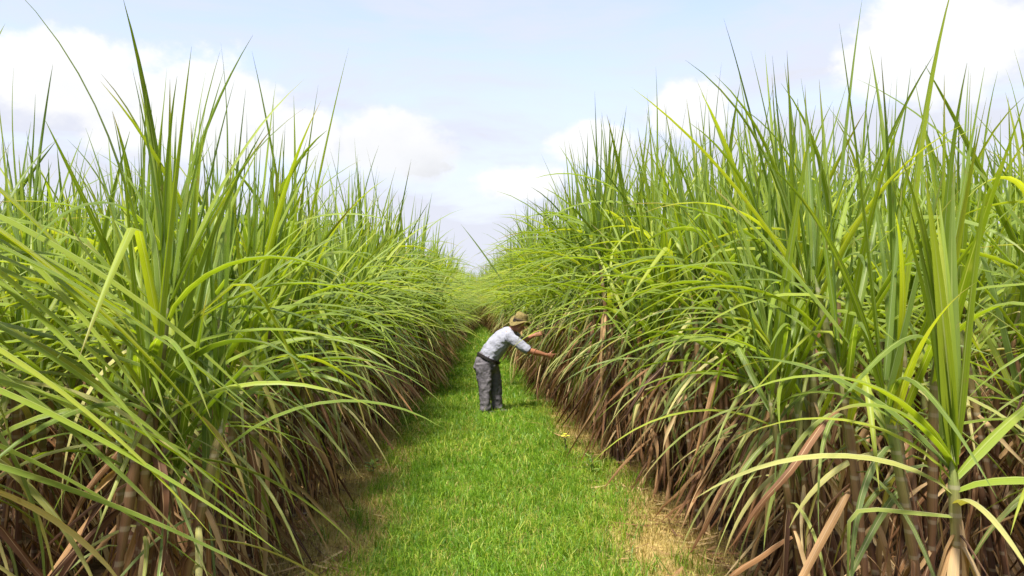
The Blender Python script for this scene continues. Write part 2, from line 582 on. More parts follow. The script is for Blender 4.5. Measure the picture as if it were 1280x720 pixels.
    tube(V, F, [(P(0.115, 0, 0.845), 0.185, 0.142), (P(0.145, 0, 0.90), 0.190, 0.158), (waist, 0.185, 0.168), (P(0.275, 0, 1.075), 0.195, 0.168), (P(0.355, 0, 1.165), 0.205, 0.155),
                (P(0.42, 0, 1.235), 0.185, 0.128), (P(0.465, 0, 1.285), 0.115, 0.095), (P(0.495, 0, 1.315), 0.075, 0.078)], 26)
    for sh, el_ in ((shN, elN), (shF, elF)):
        sh, el_ = Vector(sh), Vector(el_)
        c0 = Vector(P(0.42, 0, 1.22)).lerp(sh, 0.45)
        tube(V, F, [(c0, 0.085, 0.095), (sh, 0.088, 0.094), (sh.lerp(el_, 0.3), 0.078, 0.086), (sh.lerp(el_, 0.65), 0.070, 0.076),
                    (sh.lerp(el_, 0.92), 0.066, 0.070), (sh.lerp(el_, 1.03), 0.062, 0.064)], 18)
    solid('shirt', V, F, shirt_m, root, 0.008, 5, 0.030, 0.09)
    # --- trousers
    V, F = [], []
    tube(V, F, [(P(0.150, 0, 0.91), 0.182, 0.165), (P(0.10, 0, 0.80), 0.196, 0.188), (P(0.075, 0, 0.70), 0.185, 0.180), (P(0.08, 0, 0.63), 0.12, 0.11)], 24)
    for hp, kn, an in ((hipN, kneeN, ankN), (hipF, kneeF, ankF)):
        hp, kn, an = Vector(hp), Vector(kn), Vector(an)
        tube(V, F, [(hp + Vector((0, 0, -0.02)), 0.112, 0.138), (hp.lerp(kn, 0.4), 0.104, 0.125), (kn, 0.088, 0.102), (kn.lerp(an, 0.4), 0.080, 0.092),
                    (kn.lerp(an, 0.8), 0.076, 0.084), (an + Vector((0.0, 0, -0.02)), 0.078, 0.088)], 20)
    solid('trousers', V, F, trous_m, root, 0.009, 4, 0.040, 0.10)
    # --- belt: a band around the tilted waist
    c = Vector(P(0.135, 0, 0.868))
    ax = (Vector(waist) - Vector(P(0.11, 0, 0.80))).normalized()
    sd = Vector((0, 1, 0))
    fr = ax.cross(sd)
    V, F = [], []
    n = 40
    for (dr, dz) in ((0.0, -0.02), (0.012, -0.02), (0.012, 0.02), (0.0, 0.02)):
        for k in range(n):
            th = 2 * math.pi * k / n
            V.append(tuple(c + sd * (math.cos(th) * (0.202 + dr)) + fr * (math.sin(th) * (0.186 + dr)) + ax * dz))
    for i in range(3):
        for k in range(n):
            F.append((i * n + k, i * n + (k + 1) % n, (i + 1) * n + (k + 1) % n, (i + 1) * n + k))
    me = bpy.data.meshes.new('belt')
    me.from_pydata(V, [], F)
    me.materials.append(belt_m)
    link('belt', me, root)
    # --- hair at the back of the head below the hat
    V, F = [], []
    ell(V, F, H(-0.022, 0, 0.028), (0.088, 0.080, 0.085), (0, tilt, 0))
    solid('hair', V, F, hair_m, root, 0.008, 3, 0.006, 0.02)
    # --- hat
    axis = Vector((0.20, -0.22, 1.0)).normalized()
    zq = axis.to_track_quat('Z', 'X').to_matrix().to_4x4()
    hm = Matrix.Translation(hc + Vector((0.035, 0, 0.05))) @ zq
    prof = [(0.100, 0.004), (0.172, -0.030), (0.177, -0.028), (0.172, -0.022), (0.140, -0.004), (0.112, 0.010), (0.106, 0.045), (0.102, 0.085), (0.088, 0.112), (0.055, 0.120), (0.0005, 0.112)]
    hat = lathe('hat', prof, hat_m, root, hm, 44, 0.5)
    lathe('hat_band', [(0.110, 0.010), (0.1165, 0.013), (0.1125, 0.046), (0.104, 0.048)], band_m, hat, Matrix.Identity(4), 44)
    # --- shoes
    for an, nm in ((ankN, 0), (ankF, 1)):
        V, F = [], []
        a = Vector(an)
        tube(V, F, [(a + Vector((-0.075, 0, -0.055)), 0.035, 0.034), (a + Vector((-0.02, 0, -0.045)), 0.044, 0.045), (a + Vector((0.07, 0, -0.055)), 0.049, 0.036),
                    (a + Vector((0.15, 0, -0.064)), 0.046, 0.027), (a + Vector((0.20, 0, -0.068)), 0.03, 0.02)], 16)
        tube(V, F, [(a + Vector((-0.02, 0, -0.05)), 0.048, 0.05), (a + Vector((-0.01, 0, 0.02)), 0.046, 0.05)], 16)
        solid('shoe', V, F, shoe_m, root, 0.007, 3)


build_person()


# ------------------------------------------------------------------ cane leaves: shape variants
def leaf_shape(r, L, w, th0, bend, p=1.6, kink=None, sway=0.2, twist=0.5, nseg=10, cross=3, fold=0.22, crinkle=0.0, seedlv=None, base=0.5, taper=1.7):
    """ribbon from the origin, first up +Z then over towards +X. returns V, F(quads), UV, LV"""
    s = np.linspace(0, 1, nseg + 1)
    ang = th0 + bend * s ** p
    if kink:
        k0, ka = kink
        ang = ang + ka * np.clip((s - k0) / 0.08, 0, 1)
    ang = ang + crinkle * r.normal(size=nseg + 1)
    yaw = sway * (s ** 1.5) * r.choice([-1, 1]) + crinkle * 0.8 * r.normal(size=nseg + 1)
    T = np.stack([np.sin(ang) * np.cos(yaw), np.sin(ang) * np.sin(yaw), np.cos(ang)], 1)
    ds = L / nseg
    P = np.concatenate([[np.zeros(3)], np.cumsum(0.5 * (T[:-1] + T[1:]) * ds, 0)])
    B = np.stack([-np.sin(yaw), np.cos(yaw), np.zeros_like(yaw)], 1)
    N = np.cross(B, T)
    roll = twist * s * r.choice([-1, 1]) + r.normal() * 0.15
    B2 = B * np.cos(roll)[:, None] + N * np.sin(roll)[:, None]
    N2 = N * np.cos(roll)[:, None] - B * np.sin(roll)[:, None]
    wd = w * np.minimum(1.0, base + s * 2.6) * (1 - s ** taper) ** 0.85
    wd[-1] = w * 0.02
    us = np.linspace(-1, 1, cross)
    V = np.zeros((nseg + 1, cross, 3))
    UV = np.zeros((nseg + 1, cross, 2))
    for j, u in enumerate(us):
        V[:, j] = P + B2 * (u * wd * 0.5)[:, None] + N2 * (abs(u) * fold * wd)[:, None]
        UV[:, j, 0] = 0.5 + 0.5 * u
        UV[:, j, 1] = s
    idx = np.arange((nseg + 1) * cross).reshape(nseg + 1, cross)
    F = np.stack([idx[:-1, :-1], idx[:-1, 1:], idx[1:, 1:], idx[1:, :-1]], -1).reshape(-1, 4)
    lv = r.random() if seedlv is None else seedlv
    return V.reshape(-1, 3), F, UV.reshape(-1, 2), np.full((nseg + 1) * cross, lv)


def params(kind, r):
    U = r.uniform
    if kind == 'spindle':
        return dict(L=U(0.9, 1.4), w=U(0.036, 0.060), th0=R(U(1, 9)), bend=R(U(0, 16)), p=U(1.5, 3), sway=U(0, 0.3), twist=U(0, 1.2), fold=0.35, taper=1.1, base=0.6)
    if kind == 'erect':
        return dict(L=U(1.0, 1.45), w=U(0.042, 0.066), th0=R(U(8, 30)), bend=R(U(8, 50)), p=U(1.5, 2.6), sway=U(0, 0.4), twist=U(0, 0.9), fold=0.25, taper=1.35)
    if kind == 'arch':
        return dict(L=U(1.05, 1.5), w=U(0.046, 0.072), th0=R(U(12, 34)), bend=R(U(88, 122)), p=U(0.5, 0.85), sway=U(0, 0.5), twist=U(0, 0.9), taper=1.6)
    if kind == 'fold':
        return dict(L=U(1.0, 1.5), w=U(0.042, 0.060), th0=R(U(20, 45)), bend=R(U(10, 35)), p=1.0, kink=(U(0.22, 0.5), R(U(80, 115))), sway=U(0, 0.4), twist=U(0, 1.0), taper=1.8)
    if kind == 'droop':
        return dict(L=U(0.7, 1.15), w=U(0.030, 0.050), th0=R(U(40, 70)), bend=R(U(95, 118)), p=U(0.25, 0.45), sway=U(0, 0.5), twist=U(0, 1.6), taper=1.6)
    if kind == 'dry':
        return dict(L=U(0.55, 1.1), w=U(0.022, 0.056), th0=R(U(118, 150)), bend=R(U(22, 42)), p=U(0.2, 0.35), sway=U(0, 0.6), twist=U(0, 3.0), fold=U(0.1, 0.5), crinkle=0.07, taper=1.8)


KINDS = {'spindle': ('leaf', M_SPIN, 10), 'erect': ('leaf', M_LEAF, 14), 'arch': ('leaf', M_LEAF, 16), 'fold': ('leaf', M_LEAF, 10),
         'droop': ('leaf', M_OLD, 12), 'dry': ('dry_leaf', M_DRY, 14)}
VAR = {}        # kind -> list of (mesh, hi-arrays, mid-arrays, low-arrays)
for kind, (nm, mt, cnt) in KINDS.items():
    VAR[kind] = []
    for i in range(cnt):
        pr = params(kind, rng)
        seed = int(rng.integers(1 << 30))
        lv = rng.random()
        hi = leaf_shape(np.random.default_rng(seed), nseg=11, cross=3, seedlv=lv, **pr)
        pr2 = dict(pr)
        pr2['crinkle'] = 0.0
        mid = leaf_shape(np.random.default_rng(seed), nseg=8, cross=3, seedlv=lv, **pr2)
        low = leaf_shape(np.random.default_rng(seed), nseg=5, cross=2, seedlv=lv, **pr2)
        me = mesh_np(nm, hi[0], hi[1], mt, hi[2], hi[3])
        VAR[kind].append((me, hi, mid, low))


# ------------------------------------------------------------------ stalk variants
class StalkVar:
    def __init__(self, r):
        self.h = r.uniform(1.45, 2.15)
        self.lean = R(r.uniform(2, 14)) * 0.6
        self.curve = r.uniform(-0.05, 0.10)
        nr = 15
        rad = r.uniform(0.013, 0.018)
        V, UV = [], []
        n = 7
        for i in range(nr * 2):
            k = i // 2
            t = (k + (0.46 if i % 2 == 0 else 0.54)) / nr if 0 < i < nr * 2 - 1 else (0 if i == 0 else 1)
            q = self.at(t)
            rr = rad * (1.12 - 0.25 * t) * (1.13 if i % 2 else 1.0) * (1.0 + (0.35 if t > 0.55 else 0))
            if t > 0.93:
                rr *= 0.6 if t < 1 else 0.12
            for j in range(n):
                a = 2 * math.pi * j / n
                V.append((q.x + rr * math.cos(a), q.y + rr * math.sin(a), q.z))
                UV.append((j / n, t))
        F = []
        for i in range(nr * 2 - 1):
            for j in range(n):
                a, b = i * n + j, i * n + (j + 1) % n
                F.append((a, b, b + n, a + n))
        self.mesh = mesh_np('stalk', np.array(V), np.array(F), M_STALK, np.array(UV))
        lowV, lowUV, lowF = [], [], []
        for i, t in enumerate((0, 0.5, 1.0)):
            q = self.at(t)
            for j in range(3):
                a = 2 * math.pi * j / 3
                lowV.append((q.x + rad * math.cos(a), q.y + rad * math.sin(a), q.z))
                lowUV.append((j / 3, t))
        for i in range(2):
            for j in range(3):
                a, b = i * 3 + j, i * 3 + (j + 1) % 3
                lowF.append((a, b, b + 3, a + 3))
        self.low = (np.array(lowV), np.array(lowF), np.array(lowUV), np.full(9, 0.5))

    def at(self, t):
        z = self.h * t
        return Vector((math.tan(self.lean) * z + self.curve * t * t, 0.02 * math.sin(t * 5), z))


STALKS = [StalkVar(rng) for _ in range(14)]


def leaf_plan(r, sv, bias, hs=1.0, dense=1.0):
    """list of (kind, variant index, 4x4 in the stalk frame). bias 0..1 = how strongly leaves turn to +X (in the stalk frame)"""
    out = []

    def az(b):
        if r.random() < b:
            return r.normal() * 0.75
        return r.uniform(-math.pi, math.pi)

    def add(kind, t, b, sc_=1.0, jit=0.10):
        vi = int(r.integers(len(VAR[kind])))
        q = sv.at(min(t, 1.0))
        if t > 1.0:
            q = q + Vector((0, 0, (t - 1.0) * sv.h))
        M = Matrix.Translation(q) @ Euler((r.normal() * jit, r.normal() * jit, az(b))).to_matrix().to_4x4()
        s = sc_ * r.uniform(0.85, 1.15) * hs
        M = M @ Matrix.Diagonal((s, s, s, 1))
        out.append((kind, vi, M))
    D = lambda n: max(1, int(round(n * dense)))
    for i in range(D(3.4)):
        add('spindle', 0.98 + 0.02 * i, 0.1, r.uniform(0.7, 1.25), 0.09)
    for i in range(D(3.4)):
        add('erect', r.uniform(0.86, 1.0), bias * 0.5, r.uniform(0.85, 1.15), 0.14)
    for i in range(D(2.8)):
        add('arch', r.uniform(0.82, 0.99), bias)
    for i in range(D(1)):
        add('fold', r.uniform(0.74, 0.96), bias)
    for i in range(D(2.8)):
        add('droop', r.uniform(0.60, 0.88), bias, 0.92)
    for i in range(D(10)):
        add('dry', r.uniform(0.16, 0.82), bias * 0.8, r.uniform(0.7, 1.2))
    return out


def merge(parts):
    Vs, Fs, Us, Ls = [], [], [], []
    o = 0
    for (V, F, UV, LV) in parts:
        Vs.append(V)
        Fs.append(F + o)
        Us.append(UV)
        Ls.append(LV)
        o += len(V)
    return np.concatenate(Vs), np.concatenate(Fs), np.concatenate(Us), np.concatenate(Ls)


def xf(arr, M, dlv=0.0):
    A = np.array(M)
    V = arr[0] @ A[:3, :3].T + A[:3, 3]
    return V, arr[1], arr[2], np.mod(arr[3] + dlv, 1.0)


def bake(plan, level, r):
    """plan -> {material key: arrays}"""
    groups = {}
    for kind, vi, M in plan:
        mt = KINDS[kind][1]
        groups.setdefault(mt.name, []).append(xf(VAR[kind][vi][level], M, r.random()))
    return {k: merge(v) for k, v in groups.items()}


def mesh_multi(name, groups):
    """one mesh, several materials, from {material name: arrays}"""
    keys = list(groups)
    V, F, UV, LV = merge([groups[k] for k in keys])
    me = mesh_np(name, V, F, bpy.data.materials[keys[0]], UV, LV)
    for k in keys[1:]:
        me.materials.append(bpy.data.materials[k])
    mi = np.concatenate([np.full(len(groups[k][1]), i, np.int32) for i, k in enumerate(keys)])
    me.polygons.foreach_set('material_index', mi)
    return me


# far unit variants: a stalk and its joined foliage, biased to +X
UNITS = []
for i in range(22):
    sv = STALKS[i % len(STALKS)]
    plan = leaf_plan(rng, sv, 0.55, 1.0, 0.9)
    green = [p for p in plan if p[0] != 'dry']
    dry = [p for p in plan if p[0] == 'dry']
    UNITS.append((sv, mesh_multi('foliage', bake(green, 2, rng)), mesh_multi('dry_foliage', bake(dry, 2, rng)), plan))
LOW_UNITS = []
for i in range(26):
    sv = STALKS[i % len(STALKS)]
    plan = leaf_plan(rng, sv, 0.5, 1.0, 0.75)
    g = bake(plan, 3, rng)
    g[M_STALK.name] = sv.low
    LOW_UNITS.append(g)


def edge_x(side, y):
    """x of the first row's stools at depth y"""
    k = min(max((y - 8.0) / 8.0, 0), 1)
    k2 = min(max((y - 32.0) / 23.0, 0), 1)
    if side > 0:
        x = 1.86 - 0.52 * k - 0.95 * k2
    else:
        x = -1.66 + 0.36 * k + 0.12 * max(0, 1 - abs(y - 4.5) / 4.0) + 0.85 * k2
    return x + 0.06 * math.sin(y * 0.42 + 1.0) + 0.04 * math.sin(y * 1.3)


def stool_offsets(r, n):
    out = []
    for i in range(n):
        a = r.uniform(0, 2 * math.pi)
        d = 0.16 * math.sqrt(r.random())
        out.append((d * math.cos(a), d * math.sin(a) * 1.5))
    return out


ORD = ['first', 'second', 'third', 'fourth', 'fifth', 'sixth', 'seventh', 'eighth', 'ninth', 'tenth']
ORD_AT = {1: 0, -1: 0}


def cane_words(side, row, y):
    """label and group, told by what the clump stands beside"""
    if row == 0 and side > 0:
        if y < 6.6:
            return ('sugarcane clump with long brown dry leaves beside the bare straw patch of the path', 'cane clumps beside the straw patch')
        if y < 11.3:
            return ('sugarcane clump edging the path between the straw patch and the reaching hands', 'cane clumps between straw patch and person')
        if y < 13.6:
            return ('sugarcane clump whose leaves the bending person is reaching into', 'cane clumps at the person\'s hands')
        return ('sugarcane clump edging the path farther along than the person, on the faced side', 'edge cane beyond the person, faced side')
    if row == 0:
        if y < 7.0:
            return ('sugarcane clump with long drooping leaves beside the yellow dry strip along the path', 'cane clumps beside the yellow strip')
        if y < 11.4:
            return ('sugarcane clump edging the path between the yellow strip and the person\'s back', 'cane clumps between yellow strip and person')
        if y < 14.5:
            return ('sugarcane clump across the grass right behind the bending person\'s back', 'cane clumps behind the person\'s back')
        return ('sugarcane clump edging the path farther along than the person, at their back', 'edge cane beyond the person, back side')
    if side > 0:
        return ('sugarcane clump showing its upright tips behind the edge row that the person reaches into', 'cane clumps behind the edge row, faced side')
    return ('sugarcane clump showing its upright tips behind the edge row at the person\'s back', 'cane clumps behind the edge row, back side')


def clump_root(x, y, side, row):
    e = link('sugarcane_plant', None)
    e.location = (x, y, 0)
    lb, gr = cane_words(side, row, y)
    if row == 0:
        k = ORD_AT[side]
        ORD_AT[side] += 1
        if k < len(ORD):
            mark = 'short young cane with the upright fan' if side > 0 else 'tall cane with very long diagonal leaves'
            lb = 'sugarcane clump edging the path, ' + ORD[k] + ' along from the ' + mark
    tag(e, lb, 'sugarcane', gr)
    return e


def facing(side, r, row):
    base = 0.0 if side < 0 else math.pi
    return base + r.normal() * (0.55 if row == 0 else 1.6)


def stray(r):
    """small random lean; now and then a stalk that has gone over further"""
    k = 0.20 if r.random() < 0.07 else 0.05
    return Euler((r.normal() * k, min(r.normal() * k * 0.8, 0.02), 0)).to_matrix().to_4x4()


def near_clump(x, y, side, row, r, n=6, hs=1.0):
    e = clump_root(x, y, side, row)
    for (dx, dy) in stool_offsets(r, n):
        sv = STALKS[int(r.integers(len(STALKS)))]
        f = facing(side, r, row)
        zs = r.uniform(0.84, 1.14) * hs
        st = link('stalk', sv.mesh, e, Matrix.Translation((dx, dy, -0.02)) @ Matrix.Rotation(f, 4, 'Z') @ stray(r) @ Matrix.Diagonal((1, 1, zs, 1)))
        for kind, vi, M in leaf_plan(r, sv, (0.3 if side > 0 else 0.14) if row == 0 else 0.2, 0.35 + 0.6 * hs):
            # keep the leaf unsquashed by the stalk's stretch
            loc, rot, scl = M.decompose()
            M2 = Matrix.Translation(loc) @ Matrix.Diagonal((1, 1, 1 / zs, 1)) @ rot.to_matrix().to_4x4() @ Matrix.Diagonal((scl.x, scl.y * (0.78 if y < 5 else 0.9), scl.z, 1))
            lf = link(KINDS[kind][0], VAR[kind][vi][0], st)
            lf.matrix_local = M2
    return e


def mid_clump(x, y, side, row, r, n=6, hs=1.0):
    e = clump_root(x, y, side, row)
    for (dx, dy) in stool_offsets(r, n):
        sv, fm, dm, plan = UNITS[int(r.integers(len(UNITS)))]
        f = facing(side, r, row)
        zs = r.uniform(0.84, 1.14) * hs
        st = link('stalk', sv.mesh, e, Matrix.Translation((dx, dy, -0.02)) @ Matrix.Rotation(f, 4, 'Z') @ stray(r) @ Matrix.Diagonal((1, 1, zs, 1)))
        fo = link('foliage', fm, st)
        fo['kind'] = 'stuff'
        fo = link('dry_foliage', dm, st)
        fo['kind'] = 'stuff'
    return e


def custom_leaf(st, pos, azim, mat, r, name='leaf', **pr):
    V, F, UV, LV = leaf_shape(r, nseg=12, cross=3, seedlv=pr.pop('lv', r.random()), **pr)
    o = link(name, mesh_np(name, V, F, mat, UV, LV), st)
    o.matrix_local = Matrix.Translation(pos) @ Euler((r.normal() * 0.03, r.normal() * 0.03, azim)).to_matrix().to_4x4()
    return o


def special_plants():
    r = np.random.default_rng(5)
    U = r.uniform
    # short young shoot with a bright upright fan, in front of the row the person reaches into
    e = link('sugarcane_plant', None)
    e.location = (1.62, 2.66, 0)
    tag(e, 'short young sugarcane with a bright upright fan of leaves and one sharply folded leaf', 'sugarcane')
    st = link('stalk', young_stalk(1.32, 8, 0.0135), e, Matrix.Translation((0, 0, -0.02)))
    for i in range(9):
        custom_leaf(st, (0, 0, U(1.19, 1.31)), U(0, 6.28), M_LEAF, r, L=U(0.8, 1.15), w=U(0.045, 0.062), th0=R(U(3, 16)), bend=R(U(0, 18)), p=2, twist=U(0, 0.8), taper=1.3, lv=U(0.5, 0.7))
    pi = math.pi
    arcs = [(1.06, pi + 0.1, 0.95, 0.055, 18, 105, 0.9), (1.02, pi - 0.35, 0.85, 0.05, 30, 95, 0.8), (1.08, pi + 0.5, 0.80, 0.045, 40, 60, 1.0), (0.98, pi - 0.1, 0.95, 0.052, 42, 85, 0.7),
            (1.0, -0.3, 0.8, 0.065, 55, 75, 0.6), (1.04, 0.4, 0.8, 0.05, 50, 30, 1.0), (0.95, -1.9, 0.75, 0.05, 60, 60, 0.7), (1.05, 2.4, 0.9, 0.05, 35, 60, 1.0)]
    for z, az, L, w_, t0, bd, p in arcs:
        custom_leaf(st, (0, 0, z + 0.17), az, M_LEAF if z > 0.99 else M_OLD, r, L=L, w=w_, th0=R(t0), bend=R(bd), p=p, sway=0.15, twist=0.4)
    f = custom_leaf(st, (0, 0, 1.08), pi - 0.15, M_OLD, r, L=0.78, w=0.055, th0=R(80), bend=R(12), p=1, kink=(0.40, R(88)), sway=0.05, twist=0.25, lv=0.35)
    f['label'] = 'pale leaf folded sharply and hanging down'
    for i in range(18):
        custom_leaf(st, (0, 0, U(0.35, 1.15)), U(-3.3, 0.6), M_DRY, r, 'dry_leaf', **params('dry', r))
    # long arching leaves reaching over the yellow strip, on a tall stool at the row's end
    e = link('sugarcane_plant', None)
    e.location = (-1.82, 2.55, 0)
    tag(e, 'tall sugarcane throwing very long straight leaves diagonally over the yellow dry strip', 'sugarcane')
    for k, (dx, dy, h) in enumerate(((0, 0, 2.4), (-0.12, 0.2, 2.1), (0.02, -0.1, 1.9), (-0.05, 0.35, 2.25))):
        st = link('stalk', young_stalk(h), e, Matrix.Translation((dx, dy, -0.02)))
        for i in range(4):
            custom_leaf(st, (0, 0, h - U(0.0, 0.1)), U(0, 6.28), M_SPIN, r, L=U(0.6, 0.95), w=U(0.035, 0.05), th0=R(U(2, 12)), bend=R(U(0, 20)), p=2, twist=0.6, taper=1.2)
        for i in range(6):
            custom_leaf(st, (0, 0, h - U(0.0, 0.5)), U(-0.2, 0.8), M_LEAF, r, L=U(1.15, 1.55), w=U(0.045, 0.062), th0=R(U(96, 116)), bend=R(U(22, 40)), p=U(0.4, 0.7), sway=U(0, 0.2), twist=U(0, 0.5), taper=1.7)
        for i in range(2):
            custom_leaf(st, (0, 0, h - U(0.4, 0.8)), U(-0.6, 0.9), M_OLD, r, **params('droop', r))
        for i in range(9):
            custom_leaf(st, (0, 0, U(0.3, h * 0.7)), U(-1.6, 1.6), M_DRY, r, 'dry_leaf', **params('dry', r))
    # a shoot leaning over the path beyond the person
    e = link('sugarcane_plant', None)
    e.location = (1.18, 15.6, 0)
    tag(e, 'lone sugarcane leaning over the path beyond the person, one leaf slanting into the sky', 'sugarcane')
    st = link('stalk', young_stalk(2.1), e, Matrix.Translation((0, 0, -0.02)) @ Matrix.Rotation(R(-17), 4, 'Y'))
    custom_leaf(st, (0, 0, 2.08), pi, M_LEAF, r, L=1.6, w=0.16, th0=R(18), bend=R(8), p=1.5, sway=0.02, twist=0.2, lv=0.1)
    custom_leaf(st, (0, 0, 2.06), 0.3, M_LEAF, r, L=1.3, w=0.17, th0=R(18), bend=R(2), p=1.5, sway=0.02, twist=0.2, lv=0.5)
    for i in range(6):
        custom_leaf(st, (0, 0, U(1.5, 2.05)), U(0, 6.28), M_LEAF, r, L=U(0.9, 1.4), w=0.07, th0=R(U(30, 50)), bend=R(U(60, 100)), p=U(0.8, 1.2))
    for i in range(6):
        custom_leaf(st, (0, 0, U(1.0, 1.7)), U(0, 6.28), M_OLD, r, **params('droop', r))
    for i in range(14):
        custom_leaf(st, (0, 0, U(0.5, 1.6)), U(0, 6.28), M_DRY, r, 'dry_leaf', **params('dry', r))


def young_stalk(h, n=8, rad=0.017):
    V, UV, F = [], [], []
    nr = max(6, int(h / 0.10))
    for i in range(nr * 2):
        k = i // 2
        t = (k + (0.44 if i % 2 == 0 else 0.56)) / nr if 0 < i < nr * 2 - 1 else (0 if i == 0 else 1)
        rr = rad * (1.15 - 0.2 * t) * (1.14 if i % 2 else 1.0) * (1.35 if t > 0.55 else 1) * (0.12 if t >= 1 else 0.55 if t > 0.94 else 1)
        for j in range(n):
            a = 2 * math.pi * j / n
            V.append((rr * math.cos(a) + 0.015 * math.sin(t * 4), rr * math.sin(a), h * t))
            UV.append((j / n, t))
    for i in range(nr * 2 - 1):
        for j in range(n):
            a, b = i * n + j, i * n + (j + 1) % n
            F.append((a, b, b + n, a + n))
    return mesh_np('stalk', np.array(V), np.array(F), M_STALK, np.array(UV))


special_plants()

FAR = {1: [], -1: []}        # side -> list of (unit, matrix)


def far_clump(x, y, side, row, r, n=6, hs=1.0):
    for (dx, dy) in stool_offsets(r, n):
        M = Matrix.Translation((x + dx, y + dy, -0.02)) @ Matrix.Rotation(facing(side, r, row), 4, 'Z') @ Matrix.Diagonal((1, 1, r.uniform(0.92, 1.1) * hs, 1))
        FAR[side].append((int(r.integers(len(LOW_UNITS))), M))


END = 56.0
n_near = n_mid = 0
for side in (-1, 1):
    for row in range(6):
        y = {0: 3.1 if side < 0 else 3.35, 1: 3.3, 2: 4.6, 3: 6.0, 4: 7.5, 5: 9.0}[row]
        while y < END:
            step = 0.50 * (1.0 + 0.012 * y) * rng.uniform(0.85, 1.15)
            x = edge_x(side, y) + side * (row * 1.15) + rng.normal() * 0.07
            vis = abs(x) / max(y, 0.1)
            hs = (0.88 + 0.22 * min(max((y - 2.5) / 6.0, 0), 1)) * (1.0 + 0.05 * math.sin(y * 0.7 + side) + (0.03 if side > 0 else -0.04 - 0.06 * min(1, y / 10)))
            if row > 2 and y > 45:
                y += step * 2
                continue
            if row < 2 and y < 8.5:
                near_clump(x, y, side, row, rng, 6, hs)
                n_near += 1
            elif (row == 0 and y < 56) or (row == 1 and y < 32) or (row == 2 and y < 17):
                mid_clump(x, y, side, row, rng, 6, hs)
                n_mid += 1
            else:
                far_clump(x, y, side, row, rng, 5 if y < 40 else 4, hs)
            y += step
# cane closing off the far end of the path
for i in range(70):
    far_clump(rng.uniform(-5, 5), END + rng.uniform(0, 5), -1 if rng.random() < 0.5 else 1, 2, rng, 4, 1.0)

for side in (-1, 1):
    groups = {}
    for u, M in FAR[side]:
        for k, arr in LOW_UNITS[u].items():
            groups.setdefault(k, []).append(xf(arr, M, rng.random()))
    groups = {k: merge(v) for k, v in groups.items()}
    o = link('sugarcane_field', mesh_multi('sugarcane_field', groups))
    tag(o, 'dense sugarcane field running into the distance, ' + ('on the side the person faces' if side > 0 else 'on the side at the person\'s back'),
        'sugarcane field', kind='stuff')


# ------------------------------------------------------------------ grass on the path
def blades(name, X, Y, H, Wd, LVv, mat, lean=0.5, r=rng):
    n = len(X)
    a = r.uniform(0, 2 * np.pi, n)
    yaw = r.uniform(0, 2 * np.pi, n)
    ln = np.abs(r.normal(0, lean, n)) + 0.1
    B = np.stack([np.cos(yaw), np.sin(yaw), np.zeros(n)], 1) * (Wd * 0.5)[:, None]
    Dv = np.stack([np.cos(a), np.sin(a), np.zeros(n)], 1)
    base = np.stack([X, Y, np.full(n, -0.004)], 1)
    up = np.array([0, 0, 1.0])
    mid = base + up * (H * 0.55)[:, None] + Dv * (H * ln * 0.25)[:, None]
    tip = base + up * (H * np.clip(1.0 - 0.35 * ln, 0.25, 1))[:, None] + Dv * (H * ln * 0.85)[:, None]
    V = np.stack([base - B, base + B, mid + B * 0.8, mid - B * 0.8, tip], 1).reshape(-1, 3)
    o = (np.arange(n) * 5)[:, None]
    Fq = o + np.array([[0, 1, 2, 3]])
    Ft = o + np.array([[3, 2, 4]])
    UV = np.tile(np.array([[0.0, 0], [1, 0], [1, 0.5], [0, 0.5], [0.5, 1]]), (n, 1))
    return mesh_np(name, V, [Fq, Ft], mat, UV, np.repeat(LVv, 5))


def wob(x, y, s=1.0, ph=0.0):
    return (np.sin(x * 2.3 * s + 1.3 * np.sin(y * 1.1 * s + ph) + ph) + np.sin(y * 1.9 * s + 1.7 * np.sin(x * 1.4 * s - ph) + 2 * ph)) * 0.5


def scatter(y0, y1, dens):
    area = (y1 - y0) * 3.4
    n = int(area * dens)
    return rng.uniform(-1.55, 1.85, n), rng.uniform(y0, y1, n)


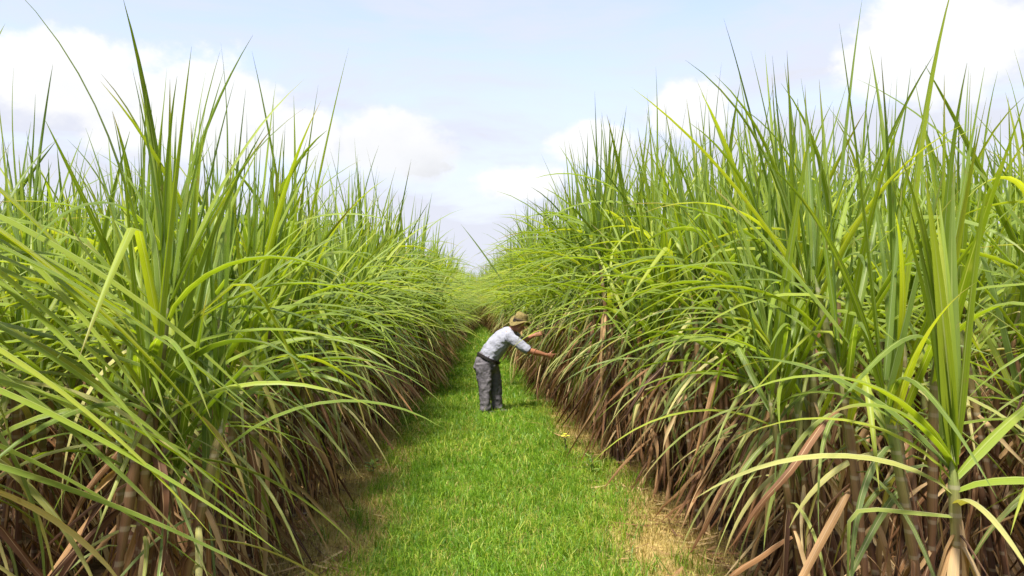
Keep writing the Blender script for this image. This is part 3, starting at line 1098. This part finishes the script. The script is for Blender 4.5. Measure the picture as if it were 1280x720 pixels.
gx, gy, gh, gw = [], [], [], []
sx, sy, sh_, sw = [], [], [], []
for (y0, y1, dens, hsc, wsc) in ((1.5, 4.0, 1500, 1.0, 0.006), (4.0, 8.0, 3800, 1.0, 0.0068), (8.0, 14.0, 2400, 1.05, 0.0095), (14.0, 26.0, 1100, 1.1, 0.013), (26.0, 57.0, 330, 1.2, 0.025)):
    x, y = scatter(y0, y1, dens)
    nv = wob(x, y, 1.0, 0.7)
    le = -0.98 + 0.12 * wob(x, y, 0.6, 2.0) + 0.28 * np.exp(-((y - 6.4) / 1.4) ** 2)
    # bare, straw-coloured patch on the right edge close by, and again by the person
    re = 1.12 + 0.14 * wob(x, y, 0.5, 4.0) - 0.30 * np.exp(-((y - 5.2) / 1.1) ** 2) - 0.12 * np.exp(-((y - 11.6) / 0.9) ** 2) + 0.25 * np.exp(-((y - 8.0) / 1.0) ** 2)
    inside = np.minimum(x - le, re - x)
    pk = np.clip(0.5 + inside / 0.45, 0, 1) * np.clip(0.9 + 0.25 * wob(x, y, 5.1, 0.9), 0.3, 1)
    g = rng.random(len(x)) < pk
    gx.append(x[g]); gy.append(y[g])
    tuft = np.clip(wob(x[g], y[g], 4.3, 0.3) + 0.5 * wob(x[g], y[g], 9.0, 1.9), -1, 1.4)
    gh.append((0.060 + 0.060 * rng.random(g.sum()) + 0.035 * tuft) * hsc * (1 + 0.7 * (rng.random(g.sum()) < 0.07)))
    gw.append(np.full(g.sum(), wsc) * rng.uniform(0.7, 1.3, g.sum()))
    s = (~g) & (rng.random(len(x)) < 0.75) | (rng.random(len(x)) < 0.05)
    sx.append(x[s]); sy.append(y[s])
    sh_.append(rng.uniform(0.03, 0.11, s.sum()) * hsc)
    sw.append(np.full(s.sum(), wsc * 0.7))
for k in range(460):
    y0 = 3.5 + 22 * rng.random() ** 1.5
    x0 = rng.choice([rng.normal(1.05, 0.16), rng.normal(-0.98, 0.12), rng.uniform(-0.8, 0.9)], p=[0.3, 0.15, 0.55])
    n = int(rng.integers(14, 34))
    gx.append(x0 + rng.normal(0, 0.045, n)); gy.append(y0 + rng.normal(0, 0.045, n))
    gh.append(rng.uniform(0.10, 0.24, n) * (1.0 if abs(x0) > 0.85 else 0.75)); gw.append(np.full(n, 0.0065))
gx, gy, gh, gw = map(np.concatenate, (gx, gy, gh, gw))
sx, sy, sh_, sw = map(np.concatenate, (sx, sy, sh_, sw))
lvg = np.clip(0.44 + 0.20 * wob(gx, gy, 0.9, 1.1) + 0.10 * wob(gx, gy, 3.7, 2.1) + 0.24 * rng.normal(size=len(gx)), 0, 0.99)
grass = link('grass', blades('grass', gx, gy, gh, gw, lvg, M_GRASS, 1.0))
tag(grass, 'short bright green grass covering the path between the cane', 'grass', kind='stuff')
straw = link('dry_grass', blades('dry_grass', sx, sy, sh_, sw, rng.random(len(sx)), M_STRAW, 0.9))
tag(straw, 'yellow dried grass along the edges of the green path', 'dry grass', kind='stuff')

# ------------------------------------------------------------------ fallen leaves under the cane
lit = []
for i in range(5200):
    side = 1 if rng.random() < 0.5 else -1
    y = 1.5 + 24 * rng.random() ** 1.6
    x = edge_x(side, y) + side * rng.normal(0.10, 0.42)
    if abs(x) < 0.95 and rng.random() < 0.8:
        continue
    k = int(rng.integers(len(VAR['dry'])))
    M = Matrix.Translation((x, y, rng.uniform(0.01, 0.06))) @ Euler((0, R(90) + rng.normal() * 0.12, rng.uniform(0, 6.28))).to_matrix().to_4x4() @ Matrix.Diagonal((0.12, 0.8, 0.55, 1))
    lit.append(xf(VAR['dry'][k][3], M, rng.random()))
V, F, UV, LV = merge(lit)
V[:, 2] = np.clip(V[:, 2], 0.004, 0.16)
o = link('leaf_litter', mesh_np('leaf_litter', V, F, M_DRY, UV, LV))
tag(o, 'brown fallen cane leaves littering the soil under the cane', 'leaf litter', kind='stuff')

# ------------------------------------------------------------------ weeds at the path's edges
M_WEED = leaf_material('weed_leaf', [(0.0, (0.06, 0.13, 0.02)), (0.5, (0.11, 0.20, 0.025)), (1.0, (0.19, 0.27, 0.035))], (0.2, 0.28, 0.08, 1), 0.35, 0.5, 0.3, 0.1, 0.0)
M_PETAL = plain_mat('yellow_petal', (0.62, 0.55, 0.03), (0.75, 0.68, 0.08), 30, 0.6)


def weed(x, y, h, n, label, r, flower=False, wide=0.045):
    e = link('weed_plant', None)
    e.location = (x, y, 0)
    tag(e, label, 'weed')
    st = link('stem', young_stalk(h, 6, 0.004), e)
    for i in range(n):
        t = (i + 1) / (n + 1)
        V, F, UV, LV = leaf_shape(r, r.uniform(0.09, 0.16) * (1.1 - 0.4 * t), wide * (1.1 - 0.4 * t), R(r.uniform(40, 65)), R(r.uniform(20, 60)), 1.2, nseg=6, cross=3, base=0.25, taper=2.2)
        o = link('leaf', mesh_np('leaf', V, F, M_WEED, UV, LV), st)
        o.matrix_local = Matrix.Translation((0, 0, h * t)) @ Matrix.Rotation(i * 2.4 + r.normal() * 0.3, 4, 'Z')
    if flower:
        for k in range(5):
            fl_V, fl_F, fl_UV = [], [], []
            c = Vector((r.normal() * 0.022, r.normal() * 0.022, h + r.uniform(-0.03, 0.03)))
            for j in range(6):
                a = j * math.pi / 3
                d = Vector((math.cos(a), math.sin(a), 0.25))
                s2 = Vector((-math.sin(a), math.cos(a), 0)) * 0.008
                b0 = len(fl_V)
                fl_V += [tuple(c), tuple(c + d * 0.012 + s2), tuple(c + d * 0.025), tuple(c + d * 0.012 - s2)]
                fl_F.append((b0, b0 + 1, b0 + 2, b0 + 3))
            link('flower', mesh_np('flower', np.array(fl_V), np.array(fl_F), M_PETAL), st)


rw = np.random.default_rng(3)
weed(0.95, 8.9, 0.26, 9, 'slender weed with small yellow flowers at the edge of the grass', rw, True, 0.03)
weed(1.14, 8.1, 0.22, 11, 'leafy green weed standing nearer the cane than the yellow flowered weed', rw, False, 0.04)
weed(-1.10, 8.2, 0.14, 9, 'low broad leaved weed growing on the yellow dry strip', rw, False, 0.06)

print('near', n_near, 'mid', n_mid, 'objects', len(bpy.data.objects), 'far units', len(FAR[1]) + len(FAR[-1]))
